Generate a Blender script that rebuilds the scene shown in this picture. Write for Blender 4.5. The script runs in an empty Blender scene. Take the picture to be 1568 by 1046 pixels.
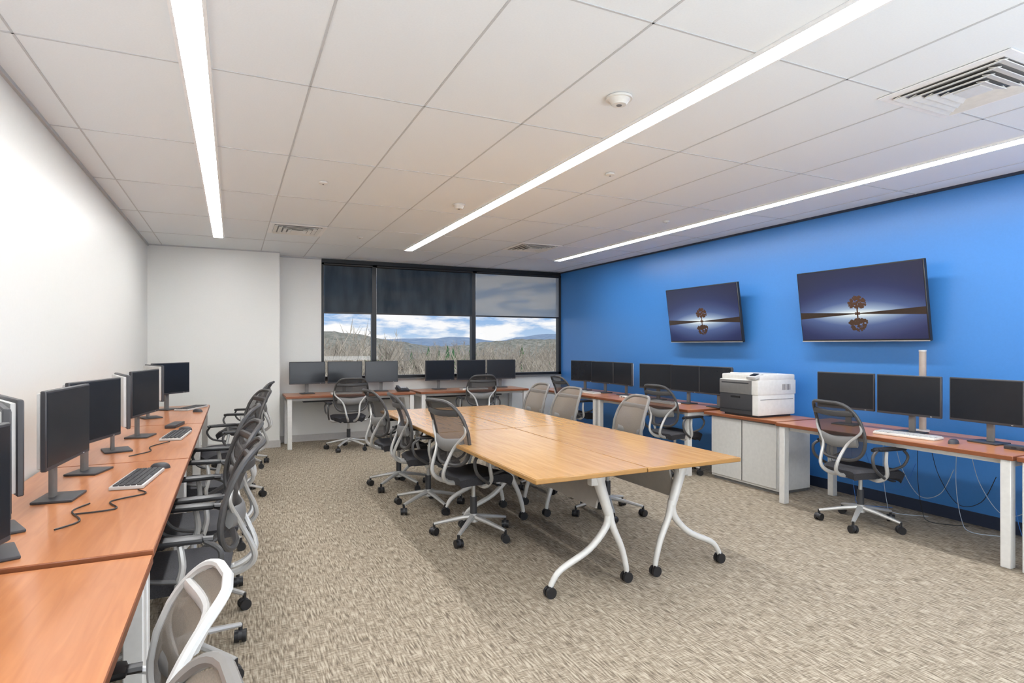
import bpy, bmesh, math, random
from mathutils import Vector, Matrix, Euler, noise
random.seed(7)
S=bpy.context.scene
# ------------------------------------------------------------------ materials
def newmat(name):
    m=bpy.data.materials.new(name); m.use_nodes=True
    nt=m.node_tree; return m,nt,nt.nodes['Principled BSDF']
def pmat(name,col,rough=.5,metal=0.0,var=0.04,scale=30,bump=0.0,alpha=None,spec=.5):
    m,nt,p=newmat(name)
    p.inputs['Roughness'].default_value=rough
    p.inputs['Metallic'].default_value=metal
    p.inputs['Specular IOR Level'].default_value=spec
    tc=nt.nodes.new('ShaderNodeTexCoord'); n=nt.nodes.new('ShaderNodeTexNoise')
    n.inputs['Scale'].default_value=scale; n.inputs['Detail'].default_value=3
    nt.links.new(tc.outputs['Object'],n.inputs['Vector'])
    r=nt.nodes.new('ShaderNodeValToRGB')
    r.color_ramp.elements[0].position=.3; r.color_ramp.elements[1].position=.7
    r.color_ramp.elements[0].color=tuple(max(0,c*(1-var)) for c in col)+(1,)
    r.color_ramp.elements[1].color=tuple(min(1,c*(1+var)) for c in col)+(1,)
    nt.links.new(n.outputs['Fac'],r.inputs['Fac']); nt.links.new(r.outputs['Color'],p.inputs['Base Color'])
    if bump:
        b=nt.nodes.new('ShaderNodeBump'); b.inputs['Strength'].default_value=bump; b.inputs['Distance'].default_value=.003
        nt.links.new(n.outputs['Fac'],b.inputs['Height']); nt.links.new(b.outputs['Normal'],p.inputs['Normal'])
    if alpha is not None: p.inputs['Alpha'].default_value=alpha
    return m
def wood(name,c1,c2,rough=.28):
    m,nt,p=newmat(name)
    tc=nt.nodes.new('ShaderNodeTexCoord'); mp=nt.nodes.new('ShaderNodeMapping')
    mp.inputs['Scale'].default_value=(1.2,14,14)
    n=nt.nodes.new('ShaderNodeTexNoise'); n.inputs['Scale'].default_value=2.2; n.inputs['Detail'].default_value=7; n.inputs['Distortion'].default_value=.9
    r=nt.nodes.new('ShaderNodeValToRGB')
    r.color_ramp.elements[0].position=.3; r.color_ramp.elements[0].color=c1+(1,)
    r.color_ramp.elements[1].position=.7; r.color_ramp.elements[1].color=c2+(1,)
    L=nt.links.new
    L(tc.outputs['Object'],mp.inputs['Vector']); L(mp.outputs['Vector'],n.inputs['Vector'])
    L(n.outputs['Fac'],r.inputs['Fac']); L(r.outputs['Color'],p.inputs['Base Color'])
    p.inputs['Roughness'].default_value=rough; p.inputs['Coat Weight'].default_value=.25; p.inputs['Coat Roughness'].default_value=.14
    return m
M={}
M['wall']=pmat('wall_paint_white',(.77,.765,.73),.38,var=.01,scale=60,bump=.05)
M['blue']=pmat('wall_paint_blue',(.052,.215,.56),.34,var=.02,scale=60,bump=.05)
M['ceil']=pmat('ceiling_tile',(.83,.868,.89),.9,var=.015,scale=120,bump=.1)
M['grid']=pmat('ceiling_tbar',(.50,.50,.50),.6)
M['gridline']=pmat('ceiling_tbar_line',(.56,.57,.58),.6)
M['gridw']=pmat('ceiling_tbar_white',(.9,.9,.9),.5)
M['black']=pmat('window_frame_black',(.012,.013,.015),.4)
M['basedark']=pmat('baseboard_dark',(.02,.03,.06),.5)
M['basegrey']=pmat('baseboard_grey',(.52,.50,.48),.5)
M['cherry']=wood('cherry_laminate',(.45,.165,.060),(.55,.225,.09))
M['cherryedge']=pmat('cherry_edge',(.24,.075,.028),.4)
M['honey']=wood('honey_laminate',(.50,.255,.072),(.66,.37,.125),.2)
M['honeyedge']=pmat('honey_edge',(.38,.20,.06),.35)
M['legwhite']=pmat('leg_paint_silver',(.70,.69,.66),.4)
M['silver']=pmat('silver_metal',(.52,.515,.50),.38,.35)
M['legsilver']=pmat('table_leg_silver',(.66,.65,.62),.42,.1)
M['panel']=pmat('modesty_panel_grey',(.38,.36,.33),.5)
M['plastic']=pmat('plastic_black',(.015,.015,.017),.4)
M['dgrey']=pmat('plastic_dark_grey',(.045,.045,.05),.45)
M['frame']=pmat('chair_frame_graphite',(.060,.058,.058),.4)
M['mgrey']=pmat('plastic_mid_grey',(.18,.175,.17),.45)
M['tanframe']=pmat('chair_frame_grey',(.20,.19,.18),.4)
M['screen']=pmat('screen_glass',(.014,.017,.022),.25,spec=.5)
M['lgrey']=pmat('plastic_light_grey',(.55,.55,.54),.4)
M['white']=pmat('plastic_white',(.76,.75,.71),.4)
M['fabric']=pmat('seat_fabric',(.030,.030,.036),.7,var=.3,scale=150,bump=.3)
M['meshdark']=pmat('mesh_dark',(.040,.036,.036),.6,var=.2,scale=300,alpha=.72)
M['meshtan']=pmat('mesh_tan',(.22,.185,.15),.6,var=.15,scale=300,alpha=.84)
M['cabinet']=pmat('cabinet_grey',(.64,.635,.61),.45)
M['cableblue']=pmat('cable_blue',(.05,.2,.6),.5)
M['cabledark']=pmat('cable_black',(.015,.015,.015),.5)
M['cablewhite']=pmat('cable_white',(.5,.58,.66),.5)
M['tube']=pmat('tube_beige',(.40,.33,.28),.5)
def emis(name,col,s,base=(.8,.8,.8)):
    m,nt,p=newmat(name)
    p.inputs['Base Color'].default_value=base+(1,); p.inputs['Emission Color'].default_value=col+(1,); p.inputs['Emission Strength'].default_value=s
    return m
M['lamp']=emis('led_diffuser',(.985,.99,1),29)
M['tree_tv']=emis('tv_tree',(.045,.018,.008),1.0,(.02,.01,.005))
M['tree_tv2']=emis('tv_tree_reflection',(.030,.013,.006),1.0,(.02,.01,.005))
def mixtrans(name,col,fac,kind='ShaderNodeBsdfDiffuse'):
    m=bpy.data.materials.new(name); m.use_nodes=True; nt=m.node_tree; nt.nodes.clear()
    o=nt.nodes.new('ShaderNodeOutputMaterial'); mx=nt.nodes.new('ShaderNodeMixShader'); t=nt.nodes.new('ShaderNodeBsdfTransparent'); d=nt.nodes.new(kind)
    d.inputs['Color'].default_value=col+(1,)
    mx.inputs[0].default_value=fac
    L=nt.links.new; L(t.outputs[0],mx.inputs[1]); L(d.outputs[0],mx.inputs[2]); L(mx.outputs[0],o.inputs[0])
    return m,nt,d,mx
M['glass'],nt,d,mx=mixtrans('window_glass',(1,1,1),.012,'ShaderNodeBsdfGlossy'); d.inputs['Roughness'].default_value=.02
M['shade_dark'],nt,d,mx=mixtrans('shade_fabric_dark',(.060,.078,.10),.88)
w=nt.nodes.new('ShaderNodeTexNoise'); w.inputs['Scale'].default_value=6; w.inputs['Detail'].default_value=6
tc=nt.nodes.new('ShaderNodeTexCoord'); mp=nt.nodes.new('ShaderNodeMapping'); mp.inputs['Scale'].default_value=(1,1,.25)
nt.links.new(tc.outputs['Object'],mp.inputs[0]); nt.links.new(mp.outputs[0],w.inputs['Vector'])
r=nt.nodes.new('ShaderNodeValToRGB'); r.color_ramp.elements[0].position=.35; r.color_ramp.elements[1].position=.65; r.color_ramp.elements[0].color=(.036,.048,.062,1); r.color_ramp.elements[1].color=(.066,.084,.104,1)
nt.links.new(w.outputs['Fac'],r.inputs[0]); nt.links.new(r.outputs[0],d.inputs['Color'])
M['shade_light'],nt,d,mx=mixtrans('shade_fabric_sheer',(.38,.41,.44),.62)
def carpet():
    m,nt,p=newmat('carpet_tweed'); L=nt.links.new
    tc=nt.nodes.new('ShaderNodeTexCoord')
    def streak(sc,seed,det=3):
        mp=nt.nodes.new('ShaderNodeMapping'); mp.inputs['Scale'].default_value=sc; mp.inputs['Location'].default_value=(seed,seed,0)
        n=nt.nodes.new('ShaderNodeTexNoise'); n.inputs['Scale'].default_value=1; n.inputs['Detail'].default_value=det
        L(tc.outputs['Object'],mp.inputs['Vector']); L(mp.outputs['Vector'],n.inputs['Vector']); return n
    a=streak((115,13,1),0); b=streak((17,145,1),9); c=streak((14,9,1),4,1)
    cr=nt.nodes.new('ShaderNodeMapRange'); cr.inputs[1].default_value=.40; cr.inputs[2].default_value=.60; cr.inputs[3].default_value=.10; cr.inputs[4].default_value=.60
    L(c.outputs['Fac'],cr.inputs[0])
    mx=nt.nodes.new('ShaderNodeMix'); mx.data_type='FLOAT'
    L(cr.outputs[0],mx.inputs[0]); L(a.outputs['Fac'],mx.inputs[2]); L(b.outputs['Fac'],mx.inputs[3])
    r=nt.nodes.new('ShaderNodeValToRGB'); e=r.color_ramp.elements
    e[0].position=.36; e[0].color=(.15,.122,.092,1); e[1].position=.62; e[1].color=(.46,.40,.315,1)
    k=e.new(.49); k.color=(.290,.243,.183,1)
    L(mx.outputs[0],r.inputs['Fac']); L(r.outputs['Color'],p.inputs['Base Color'])
    bm=nt.nodes.new('ShaderNodeBump'); bm.inputs['Strength'].default_value=.3; bm.inputs['Distance'].default_value=.003
    L(mx.outputs[0],bm.inputs['Height']); L(bm.outputs['Normal'],p.inputs['Normal'])
    p.inputs['Roughness'].default_value=.95; p.inputs['Specular IOR Level'].default_value=.1
    return m
M['carpet']=carpet()
def tvpic():
    m,nt,p=newmat('tv_picture'); L=nt.links.new
    tc=nt.nodes.new('ShaderNodeTexCoord'); sx=nt.nodes.new('ShaderNodeSeparateXYZ'); L(tc.outputs['Object'],sx.inputs[0])
    def mt(op,a,b=None,c=None):
        n=nt.nodes.new('ShaderNodeMath'); n.operation=op
        for i,q in enumerate((a,b,c)):
            if q is None: continue
            if isinstance(q,(int,float)): n.inputs[i].default_value=q
            else: L(q,n.inputs[i])
        return n.outputs[0]
    z=mt('ABSOLUTE',mt('ADD',sx.outputs['Z'],.085)); x=mt('ABSOLUTE',sx.outputs['X'])
    g=mt('POWER',2.718,mt('MULTIPLY',z,-6.0)); g2=mt('POWER',2.718,mt('MULTIPLY',mt('MULTIPLY',x,x),-2.2))
    glow=mt('MULTIPLY',g,g2)
    r=nt.nodes.new('ShaderNodeValToRGB'); e=r.color_ramp.elements
    e[0].position=0; e[0].color=(.006,.008,.030,1); e[1].position=1; e[1].color=(.85,.90,.86,1)
    k=e.new(.2); k.color=(.016,.026,.095,1); k=e.new(.5); k.color=(.07,.11,.25,1); k=e.new(.75); k.color=(.30,.39,.52,1)
    L(glow,r.inputs['Fac'])
    land=mt('LESS_THAN',z,mt('MULTIPLY_ADD',x,.05,.003))
    mx=nt.nodes.new('ShaderNodeMix'); mx.data_type='RGBA'; L(land,mx.inputs[0]); L(r.outputs['Color'],mx.inputs[6]); mx.inputs[7].default_value=(.030,.017,.009,1)
    p.inputs['Base Color'].default_value=(.01,.01,.012,1); p.inputs['Roughness'].default_value=.22
    L(mx.outputs[2],p.inputs['Emission Color']); p.inputs['Emission Strength'].default_value=.85
    return m
M['tvpic']=tvpic()
# ------------------------------------------------------------------ mesh builder
def smooth_path(pts,n=6,closed=False):
    P=[Vector(p) for p in pts]; out=[]
    N=len(P)
    rng=range(N) if closed else range(N-1)
    for i in rng:
        if closed: p0,p1,p2,p3=P[(i-1)%N],P[i],P[(i+1)%N],P[(i+2)%N]
        else: p0,p1,p2,p3=P[max(i-1,0)],P[i],P[i+1],P[min(i+2,N-1)]
        for k in range(n):
            t=k/n
            out.append(.5*((2*p1)+(-p0+p2)*t+(2*p0-5*p1+4*p2-p3)*t*t+(-p0+3*p1-3*p2+p3)*t**3))
    if not closed: out.append(P[-1])
    return out
class B:
    def __init__(s): s.v=[];s.f=[];s.mi=[];s.sm=[];s.mats=[]
    def _m(s,k):
        if k not in s.mats: s.mats.append(k)
        return s.mats.index(k)
    def add(s,vs,fs,mat,smooth=False,X=None):
        o=len(s.v); i=s._m(mat)
        for q in vs:
            q=Vector(q)
            if X is not None: q=X@q
            s.v.append(q)
        for f in fs: s.f.append([a+o for a in f]); s.mi.append(i); s.sm.append(smooth)
    def box(s,c,size,mat,bev=0,rot=None,seg=2):
        bm=bmesh.new(); bmesh.ops.create_cube(bm,size=1)
        for q in bm.verts: q.co=Vector((q.co.x*size[0],q.co.y*size[1],q.co.z*size[2]))
        if bev: bmesh.ops.bevel(bm,geom=bm.edges[:],offset=bev,segments=seg,affect='EDGES',profile=.6)
        X=Matrix.Translation(c)
        if rot: X=X@Euler(rot).to_matrix().to_4x4()
        bm.verts.index_update()
        s.add([q.co.copy() for q in bm.verts],[[v.index for v in f.verts] for f in bm.faces],mat,bool(bev),X)
        bm.free()
    def tube(s,pts,r,mat,seg=8,n=5,closed=False,flat=1.0,path=None,cap=True):
        P=path or (smooth_path(pts,n,closed) if n>1 else [Vector(p) for p in pts])
        N=len(P); rs=r if isinstance(r,(list,tuple)) else None
        vs=[];fs=[]; up=None
        for i,p in enumerate(P):
            if closed: t=(P[(i+1)%N]-P[i-1])
            else: t=P[min(i+1,N-1)]-P[max(i-1,0)]
            t.normalize()
            if up is None:
                up=Vector((0,0,1)) if abs(t.z)<.9 else Vector((0,1,0))
            a=(up-t*up.dot(t)).normalized(); b=t.cross(a); up=a
            rr=r if rs is None else rs[0]+(rs[-1]-rs[0])*i/(N-1)
            for k in range(seg):
                an=2*math.pi*k/seg
                vs.append(p+a*math.cos(an)*rr*flat+b*math.sin(an)*rr)
        M_=N if closed else N-1
        for i in range(M_):
            for k in range(seg):
                j=(i+1)%N; fs.append([i*seg+k,i*seg+(k+1)%seg,j*seg+(k+1)%seg,j*seg+k])
        if not closed and cap:
            fs.append([k for k in range(seg)][::-1]); fs.append([(N-1)*seg+k for k in range(seg)])
        s.add(vs,fs,mat,True)
    def cyl(s,p0,p1,r0,mat,r1=None,seg=20):
        r1=r0 if r1 is None else r1
        s.tube([p0,p1],[r0,r1],mat,seg,1)
    def mesh(s,name):
        me=bpy.data.meshes.new(name); me.from_pydata(s.v,[],s.f)
        for k in s.mats: me.materials.append(M[k])
        for p,i,q in zip(me.polygons,s.mi,s.sm): p.material_index=i; p.use_smooth=q
        bm=bmesh.new(); bm.from_mesh(me); bmesh.ops.recalc_face_normals(bm,faces=bm.faces)
        for e in bm.edges:
            if len(e.link_faces)==2 and e.calc_face_angle(0)>.7: e.smooth=False
        bm.to_mesh(me); bm.free()
        return me
    def obj(s,name,loc=(0,0,0),rot=(0,0,0)):
        return inst(s.mesh(name),name,loc,rot)
def inst(me,name,loc,rot=(0,0,0),scale=(1,1,1)):
    o=bpy.data.objects.new(name,me); o.location=loc; o.rotation_euler=rot; o.scale=scale; S.collection.objects.link(o); return o
def simple(name,x0,x1,y0,y1,z0,z1,mat):
    b=B(); c=((x0+x1)/2,(y0+y1)/2,(z0+z1)/2)
    b.box((0,0,0),(x1-x0,y1-y0,z1-z0),mat); return b.obj(name,c)
# ------------------------------------------------------------------ room
XL,XR,YB,YF,H=-1.01,5.42,9.38,-1.8,2.77
CY=9.0; CX=.60
simple('floor',XL-.1,XR+.1,YF-.1,YB+.15,-.12,0,'carpet')
simple('ceiling',XL-.1,XR+.1,YF-.1,YB+.15,H,H+.15,'ceil')
simple('wall_left',XL-.12,XL,YF-.1,YB+.15,0,H,'wall')
simple('wall_right',XR,XR+.12,YF-.1,YB+.15,0,H,'blue')
simple('wall_front',XL,XR,YF-.12,YF,0,H,'wall')
simple('wall_column',XL,CX,CY,YB+.15,0,H,'wall')
WX0,WZ0,WZ1=1.22,.92,2.71
b=B()
b.box(((CX+WX0)/2,YB+.075,H/2),(WX0-CX,.15,H),'wall')
b.box(((WX0+XR)/2,YB+.075,WZ0/2),(XR-WX0,.15,WZ0),'wall')
b.box(((WX0+XR)/2,YB+.075,(WZ1+H)/2),(XR-WX0,.15,H-WZ1),'black')
b.obj('wall_back')
simple('baseboard_left',XL,XL+.012,YF,CY,0,.10,'basegrey')
simple('baseboard_column',XL+.012,CX+.012,CY-.012,CY,0,.10,'basegrey')
simple('baseboard_back',CX+.012,XR-.012,YB-.012,YB,0,.10,'basegrey')
simple('baseboard_right',XR-.012,XR,YF,YB,0,.10,'basedark')
simple('trim_1',XL,XL+.018,YF,CY,H-.022,H,'grid')
simple('trim_2',XR-.018,XR,YF,YB,H-.022,H,'basedark')
simple('trim_3',XL+.02,CX,CY-.018,CY,H-.015,H,'grid')
simple('trim_4',CX,WX0,YB-.018,YB,H-.018,H,'grid')
b=B()
x=-.843
LX=[-.16,2.20,4.57]
while x<XR:
    if min(abs(x-l) for l in LX)>.15:
        b.box((x,(YF+YB)/2,H-.001),(.010,YB-YF,.004),'gridline')
    x+=.6
y=3.16-1.22*4
while y<YB:
    b.box(((XL+XR)/2,y,H-.001),(XR-XL,.010,.004),'gridline'); y+=1.22
b.obj('ceiling_grid')
for l in LX:
    b=B(); y0,y1=-1.2,8.02; c=(y0+y1)/2
    b.box((0,0,0),(.105,y1-y0,.008),'lamp')
    for s in (-1,1): b.box((s*.06,0,0),(.015,y1-y0+.03,.014),'gridw')
    for s in (-1,1): b.box((0,s*(y1-y0+.015)/2,0),(.13,.015,.014),'gridw')
    b.obj('linear_ceiling_light',(l,c,H-.008))
def diffuser(x,y):
    b=B(); b.box((0,0,0),(.60,.60,.006),'gridw'); b.box((0,0,-.004),(.50,.50,.004),'mgrey')
    for k,sz in enumerate((.50,.40,.30,.20)):
        zz=-.010-.004*k
        for s in (-1,1):
            b.box((s*(sz/2-.019),0,zz),(.038,sz,.004),'white',rot=(0,s*.25,0))
            b.box((0,s*(sz/2-.019),zz),(sz,.038,.004),'white',rot=(-s*.25,0,0))
    b.box((0,0,-.02),(.12,.12,.006),'white')
    b.obj('ceiling_air_diffuser',(x,y,H-.006))
diffuser(.66,7.15); diffuser(3.66,7.1); diffuser(3.42,1.72)
def detector(name,x,y,r=.06,h=.04):
    b=B(); b.cyl((0,0,0),(0,0,-.012),r,'white',seg=28); b.cyl((0,0,-.012),(0,0,-h),r*.85,'white',r*.55,seg=28); b.cyl((0,0,-h),(0,0,-h-.004),r*.2,'mgrey'); b.obj(name,(x,y,H-.003))
detector('smoke_detector',1.86,2.6,.07); detector('smoke_detector',1.92,5.23,.06)
for p in ((.66,4.97),(2.62,3.78),(4.17,4.98),(1.4,7.3)): detector('sprinkler_head',p[0],p[1],.035,.018)
# window
b=B()
def bar(x0,x1,z0,z1,y0=YB-.01,y1=YB+.09,m='black'): b.box(((x0+x1)/2,(y0+y1)/2,(z0+z1)/2),(x1-x0,y1-y0,z1-z0),m)
bar(WX0,XR,WZ0,WZ0+.045); bar(WX0,XR,WZ1-.03,WZ1)
bar(WX0,WX0+.035,WZ0,WZ1); bar(XR-.05,XR,WZ0,WZ1)
for x in (2.02,3.71): bar(x-.035,x+.035,WZ0,WZ1)
b.box(((WX0+XR)/2,YB+.05,(WZ0+WZ1)/2),(XR-WX0,.008,WZ1-WZ0),'glass')
b.obj('window_1')
simple('window_sill',WX0,XR-.02,YB-.06,YB-.011,WZ0-.02,WZ0,'mgrey')
for x0,x1,m in ((1.255,1.985,'shade_dark'),(2.055,3.675,'shade_dark'),(3.745,5.365,'shade_light')):
    b=B(); zb=1.955
    b.box(((x0+x1)/2,YB-.018,(zb+2.68)/2),(x1-x0,.003,2.68-zb),m)
    b.box(((x0+x1)/2,YB-.019,zb-.012),(x1-x0,.012,.024),'plastic')
    b.cyl((x0,YB-.036,2.685),(x1,YB-.036,2.685),.022,'black')
    b.obj('roller_shade')
# ------------------------------------------------------------------ desks
def desk(x0,x1,y0,y1,front,z=.735,name='desk'):
    if front in('+x','-x'): Ln,D=y1-y0,x1-x0
    else: Ln,D=x1-x0,y1-y0
    b=B(); t=.03
    b.box((0,0,z-t/2),(Ln,D,t),'cherryedge',.003,seg=1); b.box((0,0,z+.0003),(Ln-.006,D-.006,.0016),'cherry')
    lw=.06
    for sx in(-1,1):
        for sy in(-1,1):
            b.box((sx*(Ln/2-lw/2-.02),sy*(D/2-lw/2-.02),(z-t)/2),(lw,lw,z-t),'legwhite',.004,seg=1)
            b.box((sx*(Ln/2-lw/2-.02),sy*(D/2-lw/2-.02),.006),(lw*.7,lw*.7,.012),'plastic')
        b.box((sx*(Ln/2-lw/2-.02),0,z-t-.025),(.03,D-.14,.05),'legwhite')
    for sy in(-1,1): b.box((0,sy*(D/2-.10),z-t-.02),(Ln-.16,.03,.04),'legwhite')
    b.box((0,D/2-.13,z-t-.09),(Ln*.7,.12,.02),'dgrey')
    for sx in(-1,1): b.box((sx*Ln*.3,D/2-.13,z-t-.05),(.02,.10,.1),'dgrey')
    rz={'-y':0,'-x':-math.pi/2,'+x':math.pi/2}[front]
    return b.obj(name,((x0+x1)/2,(y0+y1)/2,0),(0,0,rz))
for k,(a,c,z) in enumerate(((.55,2.385,.722),(2.40,4.235,.735),(4.25,6.085,.735),(6.10,7.93,.735))):
    desk(XL+.02,-.25,a,c,'+x',z)
desk(.66,2.49,8.66,9.33,'-y'); desk(2.57,4.40,8.66,9.33,'-y')
desk(4.52,5.28,.20,2.03,'-x'); desk(4.52,5.28,2.05,3.88,'-x'); desk(4.52,5.28,5.04,6.87,'-x'); desk(4.52,5.28,6.89,8.64,'-x')
# ------------------------------------------------------------------ training tables
def ttable(x0,x1,y0,y1,s,xo):
    b=B(); z=.735; cx,cy=(x0+x1)/2,(y0+y1)/2; Ln=y1-y0; W=x1-x0
    def T(px,py,pz): return (py-cy,-(px-cx),pz)
    b.box((0,0,z-.014),(Ln,W,.026),'honeyedge',.004,seg=1); b.box((0,0,z),(Ln-.008,W-.008,.0016),'honey')
    for ye in (y0+.20,y1-.20):
        b.tube([T(xo,ye,.70),T(xo+.03*s,ye,.60),T(xo+.09*s,ye,.43)],[.040,.028],'legsilver',12,5)
        b.tube([T(xo+.085*s,ye,.46),T(xo+.07*s,ye,.36),T(xo-.05*s,ye,.24),T(xo-.24*s,ye,.15),T(xo-.30*s,ye,.085),T(xo-.315*s,ye,.05)],[.024,.015],'legsilver',10,5)
        b.tube([T(xo+.09*s,ye,.46),T(xo+.115*s,ye,.36),T(xo+.18*s,ye,.22),T(xo+.215*s,ye,.10),T(xo+.22*s,ye,.05)],[.024,.015],'legsilver',10,5)
        for fx in (xo-.315*s,xo+.22*s):
            for d in(-.014,.014): b.cyl(T(fx,ye+d-.009,.032),T(fx,ye+d+.009,.032),.032,'plastic')
            b.box(T(fx,ye,.058),(.03,.03,.02),'plastic',.004)
        b.box(T(xo-.02*s,ye,z-.045),(.07,.34,.03),'mgrey',.006)
        b.box(T(xo,ye,.66),(.05,.10,.09),'legsilver',.01)
    b.box(T(xo+.02*s,cy,.665),(Ln-.42,.035,.05),'dgrey')
    b.box(T(xo+.05*s,cy,.56),(Ln-.48,.014,.20),'panel',rot=(.25*s,0,0))
    b.obj('flip_top_table',(cx,cy,0),(0,0,math.pi/2))
for y0,y1 in ((2.77,4.595),(4.605,6.43)):
    ttable(1.45,2.182,y0,y1,1,1.96); ttable(2.188,2.92,y0,y1,-1,2.62)
# ------------------------------------------------------------------ chair
def chair_mesh(meshmat,frame):
    b=B()
    for k in range(5):
        a=2*math.pi*k/5+.3; c,s=math.cos(a),math.sin(a)
        b.tube([(c*.02,s*.02,.135),(c*.12,s*.12,.12),(c*.30,s*.30,.083)],[.026,.014],'silver',8,4,flat=.8)
        px,py=c*.30,s*.30
        b.cyl((px,py,.05),(px,py,.088),.010,'plastic')
        ta=a+.9; dx,dy=-math.sin(ta),math.cos(ta)
        for d in(-.017,.017): b.cyl((px+dx*(d-.010),py+dy*(d-.010),.029),(px+dx*(d+.010),py+dy*(d+.010),.029),.029,'plastic',seg=16)
        b.cyl((px-dx*.008,py-dy*.008,.035),(px+dx*.008,py+dy*.008,.035),.026,'dgrey',seg=12)
    b.cyl((0,0,.10),(0,0,.16),.036,'silver',.03); b.cyl((0,0,.16),(0,0,.28),.026,'dgrey'); b.cyl((0,0,.28),(0,0,.40),.015,'silver')
    b.box((0,-.02,.405),(.18,.26,.05),'dgrey',.015)
    b.cyl((.09,.03,.405),(.24,.05,.40),.006,'plastic',seg=8); b.box((.25,.05,.40),(.04,.03,.012),'plastic',.005)
    nx,ny=14,14; vs=[];fs=[]
    def st(u,v):
        w=.245*(.90+.10*max(v,0))*(1-.32*abs(v)**5)
        x=u*w; y=v*.235+.02
        z=.475-.035*max(0,v-.45)**1.5*3+.012*u*u-.022*abs(u)**8-.02*abs(v)**8
        return x,y,z
    for lay,dz in ((0,0),(1,-.055)):
        for i in range(nx+1):
            for j in range(ny+1):
                x,y,z=st(-1+2*i/nx,-1+2*j/ny)
                if lay: x*=.93; y=.02+(y-.02)*.93; z=min(z+dz,.425)
                vs.append((x,y,z))
    N=(nx+1)*(ny+1)
    for i in range(nx):
        for j in range(ny):
            q=[i*(ny+1)+j,(i+1)*(ny+1)+j,(i+1)*(ny+1)+j+1,i*(ny+1)+j+1]
            fs.append(q); fs.append([t+N for t in q][::-1])
    for i in range(nx):
        for j in (0,ny):
            fs.append([i*(ny+1)+j,(i+1)*(ny+1)+j,(i+1)*(ny+1)+j+N,i*(ny+1)+j+N])
    for j in range(ny):
        for i in (0,nx):
            fs.append([i*(ny+1)+j,i*(ny+1)+j+1,i*(ny+1)+j+1+N,i*(ny+1)+j+N])
    b.add(vs,fs,'fabric',True)
    def bp(u,w):
        hw=.205+.024*math.sin(math.pi*min(1,w*1.1)); x=u*hw
        z=.545+.455*w
        y=-.235+.03*math.sin(w*math.pi)-.115*w**1.6+.045*u*u
        return Vector((x,y,z))
    rows=16; cols=10; vs=[];fs=[]
    for i in range(rows+1):
        w=.5-.5*math.cos(math.pi*i/rows); k=max(0,1-abs(2*w-1)**4.5)**.45
        for j in range(cols+1): vs.append(bp((-1+2*j/cols)*k,w))
    for i in range(rows):
        for j in range(cols): fs.append([i*(cols+1)+j,i*(cols+1)+j+1,(i+1)*(cols+1)+j+1,(i+1)*(cols+1)+j])
    b.add(vs,fs,meshmat,True)
    loop=[]
    NN=44
    for i in range(NN):
        a=2*math.pi*i/NN; c,s=math.cos(a),math.sin(a)
        u=math.copysign(abs(c)**.42,c); w=.5+.5*math.copysign(abs(s)**.5,s)
        loop.append(bp(u,w))
    b.tube(None,.0135,frame,8,1,True,path=loop)
    b.tube([bp(-.93,.82)+Vector((0,-.004,0)),bp(0,.80)+Vector((0,-.006,0)),bp(.93,.82)+Vector((0,-.004,0))],.013,frame,8,5,flat=1.8)
    o=Vector((0,-.03,0))
    b.tube([bp(-.8,.34)+o*.5,bp(0,.30)+o,bp(.8,.34)+o*.5],.020,'mgrey',8,6,flat=2.2)
    for s in(-1,1):
        b.tube([(0.03*s,-.10,.405),(.05*s,-.25,.425),(.08*s,-.315,.50),bp(.52*s,.26)+o*1.3,bp(.95*s,.50)+o*.6,bp(.98*s,.64)+o*.2],[.018,.008],'silver',8,5)
        b.tube([(.10*s,-.04,.405),(.22*s,-.05,.40),(.275*s,-.03,.45),(.285*s,-.05,.55),(.28*s,-.04,.635)],[.017,.013],'silver',8,5)
        b.tube([(.28*s,-.13,.645),(.30*s,-.19,.60),(.298*s,-.165,.51),(.27*s,-.05,.43)],.012,frame,8,5)
        b.tube([(.272*s,-.16,.648),(.272*s,0,.655),(.272*s,.14,.648)],.020,'plastic',8,4,flat=.7)
        b.box((.272*s,.0,.653),(.078,.25,.024),'plastic',.011)
        b.tube([(.285*s,.12,.64),(.303*s,.14,.59),(.298*s,.09,.52),(.285*s,-.04,.49)],.010,frame,8,4)
    me=b.mesh('office_chair'); return me
CH={'d':chair_mesh('meshdark','frame'),'t':chair_mesh('meshtan','tanframe'),'n':chair_mesh('meshtan','lgrey')}
def chair(x,y,dx,dy,k='d',sc=1.0):
    return inst(CH[k],'office_chair',(x,y,0),(0,0,math.atan2(dy,dx)-math.pi/2),(1,1,sc))
chair(-.36,1.62,-1,-.09,'n',.87); chair(-.345,.96,-1,-.05,'t',.93)
chair(-.22,3.02,-1,.05); chair(-.20,3.72,-1,-.1); chair(-.17,4.80,-1,.1); chair(-.02,6.25,-1,-.25); chair(.10,7.75,-.98,.2)
chair(1.66,4.20,1,.22,'d',1.05); chair(1.58,5.10,1,-.1,'d',1.02); chair(1.54,5.98,.97,.1)
chair(2.92,4.25,-1,.1,'t'); chair(2.90,5.30,-1,-.05,'t'); chair(2.92,6.02,-1,0,'t')
chair(4.60,3.12,.97,-.18); chair(4.58,5.32,1,.1); chair(4.52,7.40,1,0)
chair(1.46,8.43,0,1); chair(3.40,8.43,.1,1)
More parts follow.
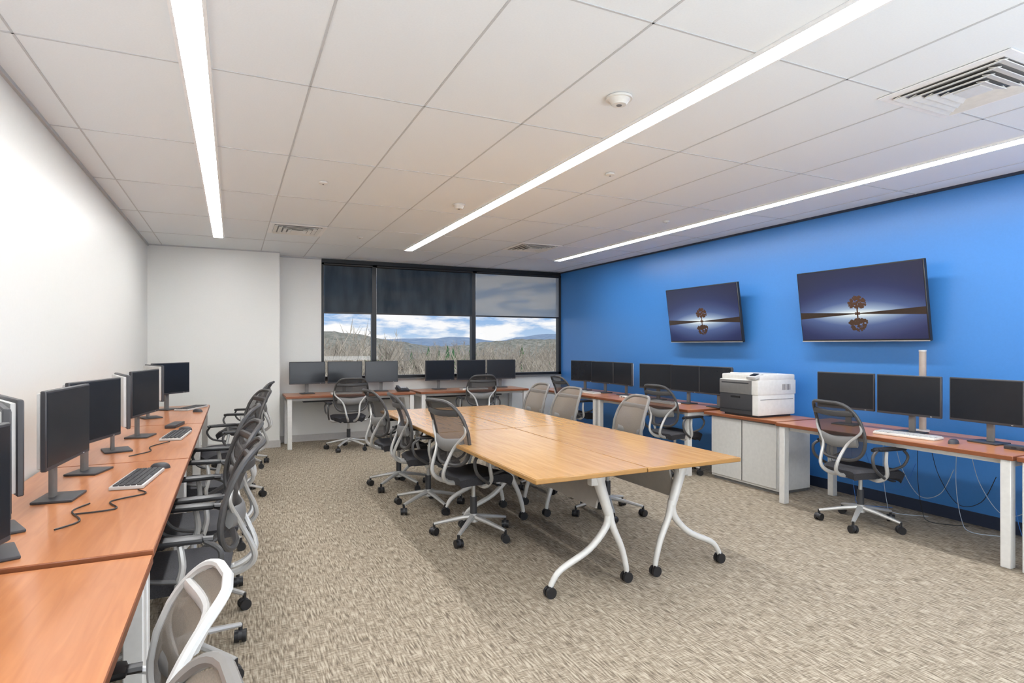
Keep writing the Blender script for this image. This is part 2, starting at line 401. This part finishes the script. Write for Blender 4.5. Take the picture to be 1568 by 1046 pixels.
# ------------------------------------------------------------------ monitors
def monitor_mesh(back,W=.505,Hh=.325,zc=.305):
    b=B()
    b.box((0,0,zc),(W,.022,Hh),'dgrey',.004,seg=1)
    b.box((0,.018,zc),(W*.97,.02,Hh*.94),back,.008)
    b.box((0,-.0115,zc+.004),(W-.020,.002,Hh-.028),'screen')
    b.box((0,.045,zc-.03),(.14,.035,.14),back,.01)
    b.box((0,.055,.15),(.05,.022,.29),'mgrey',.006)
    b.box((0,.03,.006),(.20,.16,.012),'dgrey',.005)
    b.box((.18,-.0125,zc-Hh/2+.008),(.012,.002,.004),'lgrey')
    return b.mesh('computer_monitor')
MD,MR=monitor_mesh('dgrey'),monitor_mesh('lgrey')
ML=monitor_mesh('lgrey',.54,.345,.345); MN=monitor_mesh('dgrey',.54,.345,.33)
def mon(x,y,dx,dy,me=MD,dz=0): inst(me,'computer_monitor',(x,y,.7362+dz),(0,0,math.atan2(dy,dx)+math.pi/2))
for x,t in ((.985,.05),(1.52,0),(2.07,-.05)): mon(x,9.08,t,-1)
for x,t in ((3.01,.1),(3.55,0),(4.09,-.1)): mon(x,9.08,t,-1)
for y,t in ((3.50,-.12),(2.955,0),(2.41,.12)): mon(4.95,y,-1,t)
for y,t in ((6.15,-.3),(5.60,0),(5.10,.0)): mon(4.98,y,-1,t)
for y,t in ((7.93,-.25),(7.38,-.1),(6.87,.1)): mon(4.98,y,-1,t,MR if y<7 else MD)
mon(-.65,1.92,.97,-.2,MN,-.013)
mon(-.72,2.56,.95,.34,ML); mon(-.80,2.90,.90,.42,ML); mon(-.70,3.38,.98,-.10,ML)
mon(-.70,4.00,.96,-.28,ML); mon(-.68,4.75,.96,.27,ML)
mon(-.62,5.38,.96,-.22,ML); mon(-.70,6.75,.9,.35,ML)
mon(-.62,7.50,.80,-.60,ML)
# ------------------------------------------------------------------ keyboards, mice
def kb_mesh(body,key):
    b=B(); b.box((0,0,.010),(.44,.15,.018),body,.005)
    for r in range(5):
        for c in range(18):
            if r==0 and 4<c<10: continue
            b.box((-.205+c*.0241,-.056+r*.026,.021),(.019,.020,.008),key)
    b.box((-.05,-.056,.021),(.12,.02,.008),key)
    return b.mesh('keyboard')
KD,KW=kb_mesh('lgrey','dgrey'),kb_mesh('white','lgrey')
def kb(x,y,dx,dy,me=KD): inst(me,'keyboard',(x,y,.7362),(0,0,math.atan2(dy,dx)-math.pi/2))
kb(-.45,3.66,-1,.12); kb(-.40,5.28,-1,.1); kb(-.42,7.5,-.9,.4)
kb(4.76,2.85,1,.1,KW); kb(4.78,5.75,1,0,KW); kb(4.78,7.45,1,0,KW); kb(1.5,8.84,0,1,KW); kb(3.5,8.84,0,1,KW)
def mouse_mesh():
    b=B(); vs=[];fs=[];n=12;m=6
    for i in range(m+1):
        ph=math.pi/2*i/m
        for k in range(n):
            a=2*math.pi*k/n; vs.append((.03*math.cos(a)*math.cos(ph)**.6,.052*math.sin(a)*math.cos(ph)**.6,.034*math.sin(ph)))
    for i in range(m):
        for k in range(n): fs.append([i*n+k,i*n+(k+1)%n,(i+1)*n+(k+1)%n,(i+1)*n+k])
    b.add(vs,fs,'dgrey',True); b.box((0,.028,.024),(.006,.02,.01),'lgrey',.002)
    return b.mesh('computer_mouse')
MM=mouse_mesh()
for x,y,a in ((-.38,3.96,1.5),(-.36,5.62,1.5),(-.34,7.12,1.2),(4.72,2.5,-1.5),(4.74,6.1,-1.5),(1.85,8.82,0),(3.85,8.82,0)):
    inst(MM,'computer_mouse',(x,y,.7362),(0,0,a))
def dock(x,y,a,m='lgrey'):
    b=B(); b.box((0,0,.014),(.30,.085,.028),m,.006); b.box((0,-.0435,.014),(.2,.002,.012),'dgrey')
    for i in range(4): b.box((-.09+i*.06,.0435,.014),(.03,.002,.010),'plastic')
    b.obj('docking_station',(x,y,.7362),(0,0,a))
dock(-.46,5.95,1.4,'dgrey'); dock(4.84,2.08,1.57,'dgrey'); dock(4.78,6.48,1.5,'white')
def desk_phone(x,y,a):
    b=B(); b.box((0,0,.03),(.19,.18,.03),'plastic',.008,rot=(.2,0,0)); b.box((-.06,0,.06),(.045,.19,.03),'dgrey',.012,rot=(.2,0,0)); b.box((.03,.045,.055),(.09,.05,.004),'lgrey',rot=(.2,0,0))
    for i in range(3):
        for j in range(4): b.box((.01+i*.025,-.05+j*.02,.047),(.015,.012,.008),'mgrey',rot=(.2,0,0))
    b.obj('desk_phone',(x,y,.7362),(0,0,a))
desk_phone(2.36,8.95,0)
def cable(pts,m,r=.0035):
    b=B(); b.tube(pts,r,m,6,8); b.obj('power_cable')
cable([(-.60,3.02,.741),(-.46,3.05,.741),(-.50,3.2,.741),(-.38,3.3,.741),(-.42,3.40,.741)],'cabledark')
cable([(-.62,2.80,.741),(-.56,2.9,.741),(-.62,3.08,.741),(-.58,3.2,.741)],'cabledark')
cable([(-.60,4.45,.741),(-.5,4.6,.741),(-.52,4.8,.741),(-.42,5.0,.741)],'cabledark')
for y,m in ((3.6,'cableblue'),(3.3,'cablewhite'),(2.7,'cablewhite'),(2.3,'cableblue'),(3.0,'cabledark')):
    cable([(5.33,y,.60),(5.36,y-.05,.35),(5.35,y-.2,.15),(5.38,y-.35,.2),(5.385,y-.45,.42)],m,.0028)
    cable([(5.33,y+.1,.62),(5.36,y+.12,.3),(5.3,y+.05,.05),(5.15,y-.1,.006),(5.3,y-.3,.006)],m,.0028)
b=B(); b.cyl((0,0,0),(0,0,.66),.026,'tube'); b.cyl((0,0,.66),(0,0,.672),.028,'lgrey'); b.cyl((0,0,0),(0,0,.012),.05,'lgrey'); b.obj('table_power_pole',(5.17,2.97,.7362))
# ------------------------------------------------------------------ printer + cabinet
b=B()
b.box((0,0,.36),(.44,.88,.66),'cabinet',.003,seg=1)
for s in(-1,1):
    b.box((-.229,s*.215,.365),(.018,.422,.62),'cabinet',.003,seg=1)
b.box((-.2385,0,.365),(.002,.004,.62),'dgrey')
b.box((0,0,.015),(.40,.84,.03),'mgrey')
b.box((-.01,0,.705),(.56,.98,.03),'cherryedge',.003,seg=1); b.box((-.01,0,.7205),(.554,.974,.0016),'cherry')
b.obj('storage_cabinet',(4.98,4.49,0))
b=B()
b.box((0,0,.125),(.52,.50,.21),'white',.012); b.box((0,0,.30),(.54,.51,.15),'white',.012)
b.box((.01,0,.400),(.50,.50,.055),'white',.012)
b.box((-.04,.03,.429),(.34,.34,.006),'lgrey',.002)
b.box((-.10,.03,.418),(.2,.30,.03),'white',.01,rot=(0,.1,0))
b.box((-.262,.035,.125),(.014,.425,.205),'dgrey',.004); b.box((-.271,.035,.195),(.008,.12,.02),'plastic')
b.box((-.270,.035,.065),(.01,.425,.004),'plastic')
b.box((-.272,.035,.298),(.012,.425,.140),'mgrey',.004); b.box((-.2785,.035,.34),(.004,.36,.012),'dgrey')
b.box((-.235,-.185,.412),(.12,.12,.03),'lgrey',.008,rot=(0,-.3,0)); b.box((-.242,-.185,.430),(.06,.07,.004),'screen',rot=(0,-.3,0))
b.box((0,0,.01),(.46,.44,.02),'dgrey')
for i in range(6): b.box((.08+i*.02,-.2562,.30),(.008,.003,.06),'mgrey')
b.box((0,-.2515,.18),(.46,.003,.004),'mgrey')
b.obj('laser_printer',(4.97,4.50,.722))
# ------------------------------------------------------------------ TVs
def tv(yc):
    b=B(); W,Hh=1.23,.70
    b.box((0,0,0),(W,.04,Hh),'plastic',.005,seg=1)
    b.box((0,-.0205,.006),(W-.022,.002,Hh-.034),'tvpic')
    b.box((0,-.0212,-Hh/2+.006),(W,.003,.008),'silver')
    b.box((0,.05,-.02),(.7,.06,.4),'plastic',.01)
    rnd=random.Random(3); z0=-.085
    def disc(x,z,r,m,dy):
        vs=[(x+r*math.cos(a*math.pi/4)*rnd.uniform(.7,1.2),-.0222-dy,z+r*math.sin(a*math.pi/4)*rnd.uniform(.7,1.2)) for a in range(8)]
        b.add(vs,[list(range(8))],m)
    for sg,m in ((1,'tree_tv'),(-1,'tree_tv2')):
        for i in range(150):
            a=rnd.uniform(0,6.28); q=math.sqrt(rnd.random())
            disc(q*.088*math.cos(a),z0+sg*(.108+q*.058*math.sin(a)-.02*math.cos(a)**2),rnd.uniform(.006,.014),m,.00001*i)
        b.box((0,-.0225,z0+sg*.035),(.014,.0005,.075),m); b.box((0,-.0225,z0+sg*.006),(.05,.0005,.012),m)
    return b.obj('wall_mounted_television',(5.275,yc,1.83),(math.radians(8),0,math.radians(270)))
tv(5.62); tv(3.60)
for yc in (5.62,3.60):
    simple('tv_wall_bracket',5.37,XR,yc-.2,yc+.2,1.72,1.95,'plastic')
# ------------------------------------------------------------------ exterior
def gh(x,y):
    n=noise.noise(Vector((x*.006,y*.006,0)))*7+noise.noise(Vector((x*.02,y*.02,3)))*2
    t=max(0,min(1,(y-120)/330)); t=t*t*(3-2*t)
    return -13+n*.3+t*(19+n*1.3)
def ramp(name,c1,c2,scale,lo=.38,hi=.62):
    m,nt,p=newmat(name); tc=nt.nodes.new('ShaderNodeTexCoord'); n=nt.nodes.new('ShaderNodeTexNoise'); n.inputs['Scale'].default_value=scale; n.inputs['Detail'].default_value=8; n.inputs['Roughness'].default_value=.75
    r=nt.nodes.new('ShaderNodeValToRGB'); r.color_ramp.elements[0].position=lo; r.color_ramp.elements[1].position=hi
    r.color_ramp.elements[0].color=c1+(1,); r.color_ramp.elements[1].color=c2+(1,)
    nt.links.new(tc.outputs['Object'],n.inputs['Vector']); nt.links.new(n.outputs['Fac'],r.inputs[0]); nt.links.new(r.outputs[0],p.inputs['Base Color']); p.inputs['Roughness'].default_value=1; p.inputs['Specular IOR Level'].default_value=0
    return m
M['near_g']=ramp('ground_winter',(.12,.12,.07),(.28,.27,.16),.15)
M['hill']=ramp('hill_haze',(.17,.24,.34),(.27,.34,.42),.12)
M['hillmid']=ramp('hill_mid',(.13,.14,.11),(.34,.33,.28),.3)
M['bark']=ramp('bare_branches',(.19,.165,.135),(.46,.41,.33),.5)
M['pine']=ramp('evergreen',(.03,.085,.035),(.07,.17,.06),1)
def terrain(name,ys,xw,mat,f):
    vs=[];fs=[];n=110
    for y in ys:
        for i in range(n+1):
            x=-xw*.2+(xw*1.2)*i/n; vs.append((x,y,f(x,y)))
    for j in range(len(ys)-1):
        for i in range(n): fs.append([j*(n+1)+i,j*(n+1)+i+1,(j+1)*(n+1)+i+1,(j+1)*(n+1)+i])
    b=B(); b.add(vs,fs,mat,True); b.obj(name)
terrain('ground_terrain',[18+i*8 for i in range(18)],260,'near_g',gh)
terrain('hill_middle',[165+i*6 for i in range(30)],400,'hillmid',lambda x,y:-11+max(0,min(1,(y-165)/150))*(14+noise.noise(Vector((x*.012,y*.01,9)))*8)+noise.noise(Vector((x*.22,y*.2,7)))*1.6)
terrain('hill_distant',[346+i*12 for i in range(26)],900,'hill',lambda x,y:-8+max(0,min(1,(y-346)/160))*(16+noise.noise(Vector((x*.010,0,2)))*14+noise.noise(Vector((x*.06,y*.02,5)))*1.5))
rnd=random.Random(11)
b=B()
for i in range(1250):
    y=rnd.uniform(40,165); x=rnd.uniform(.02*y-5,.75*y+8); g=gh(x,y); h=rnd.uniform(8.5,14)
    if x<.26*y: h*=1.1
    vs=[];fs=[]
    def spike(p,q,w):
        p=Vector(p);q=Vector(q);o=len(vs); vs.extend([p+Vector((-w,0,0)),p+Vector((w,0,0)),q]); fs.append([o,o+1,o+2])
    spike((x,y,g),(x,y,g+h),.12)
    for k in range(20):
        t=rnd.uniform(.3,.92); a=rnd.uniform(0,6.28); l=h*.26*(1.15-t)*rnd.uniform(.7,1.3)+.3
        z0=g+h*t; ex=x+math.cos(a)*l; ey=y+math.sin(a)*l; ez=z0+l*rnd.uniform(.8,1.8)
        spike((x,y,z0),(ex,ey,ez),.05)
        for q in range(2):
            m_=rnd.uniform(.3,.8); bx,by,bz=x+(ex-x)*m_,y+(ey-y)*m_,z0+(ez-z0)*m_
            spike((bx,by,bz),(bx+rnd.uniform(-.7,.7),by,bz+rnd.uniform(.3,1.3)),.04)
    b.add(vs,fs,'bark')
b.obj('winter_forest')
b=B()
for i in range(44):
    y=rnd.uniform(55,150); x=y*rnd.choice([rnd.uniform(.33,.40),rnd.uniform(.1,.75),rnd.uniform(.2,.24)]); g=gh(x,y); h=rnd.uniform(9.5,12.5)
    b.cyl((x,y,g),(x,y,g+2),.2,'bark',seg=6)
    for k in range(8):
        z=g+1+h*.115*k; rr=h*.24*(1-k/9); vs=[(x,y,z+h*.22)]; n_=14
        for q in range(n_):
            a=6.283*q/n_; r_=rr*(1 if q%2 else .62)*rnd.uniform(.85,1.15); vs.append((x+math.cos(a)*r_,y+math.sin(a)*r_,z-(.25 if q%2 else 0)))
        b.add(vs,[[0,1+q,1+(q+1)%n_] for q in range(n_)],'pine')
b.obj('evergreen_trees')
# ------------------------------------------------------------------ world
W=bpy.data.worlds.new('sky'); S.world=W; W.use_nodes=True; nt=W.node_tree; bg=nt.nodes['Background']; L=nt.links.new
tc=nt.nodes.new('ShaderNodeTexCoord'); sx=nt.nodes.new('ShaderNodeSeparateXYZ'); L(tc.outputs['Generated'],sx.inputs[0])
gr=nt.nodes.new('ShaderNodeValToRGB'); e=gr.color_ramp.elements; e[0].position=0; e[0].color=(.55,.70,.88,1); e[1].position=.5; e[1].color=(.10,.24,.62,1); k=e.new(.05); k.color=(.28,.48,.80,1)
L(sx.outputs['Z'],gr.inputs[0])
mp=nt.nodes.new('ShaderNodeMapping'); mp.inputs['Scale'].default_value=(7,7,30); n=nt.nodes.new('ShaderNodeTexNoise'); n.inputs['Scale'].default_value=1.5; n.inputs['Detail'].default_value=9; n.inputs['Roughness'].default_value=.58
L(tc.outputs['Generated'],mp.inputs[0]); L(mp.outputs[0],n.inputs['Vector'])
cr=nt.nodes.new('ShaderNodeValToRGB'); cr.color_ramp.elements[0].position=.43; cr.color_ramp.elements[1].position=.55
L(n.outputs['Fac'],cr.inputs[0]); mx=nt.nodes.new('ShaderNodeMix'); mx.data_type='RGBA'; L(cr.outputs[0],mx.inputs[0]); L(gr.outputs[0],mx.inputs[6]); mx.inputs[7].default_value=(1,1,1,1)
L(mx.outputs[2],bg.inputs[0]); bg.inputs[1].default_value=.74
sun=bpy.data.lights.new('sun','SUN'); sun.energy=2.0; sun.angle=.01; so=bpy.data.objects.new('sun',sun); S.collection.objects.link(so)
so.rotation_euler=Vector((.5,.75,-.55)).to_track_quat('-Z','Y').to_euler(); so.location=(0,-20,30)
# added fill light, unseen behind the camera, aimed up to brighten the ceiling
fl=bpy.data.lights.new('ceiling_fill','AREA'); fl.shape='RECTANGLE'; fl.size=4.6; fl.size_y=.8; fl.energy=88; fl.color=(.86,.93,1)
fo=bpy.data.objects.new('ceiling_fill',fl); S.collection.objects.link(fo); fo.location=(2.2,-1.2,.80)
fo.rotation_euler=Vector((0,.70,.75)).to_track_quat('-Z','Y').to_euler()
# ------------------------------------------------------------------ camera
cam=bpy.data.cameras.new('camera'); co=bpy.data.objects.new('camera',cam); S.collection.objects.link(co); S.camera=co
cam.sensor_width=36; cam.lens=36*904/1568; cam.shift_y=5.3/1568; cam.clip_start=.02; cam.clip_end=3000
co.location=(0,0,1.45); co.rotation_euler=(math.radians(90),0,math.radians(-25.3))
S.view_settings.view_transform='Standard'; S.view_settings.exposure=.42
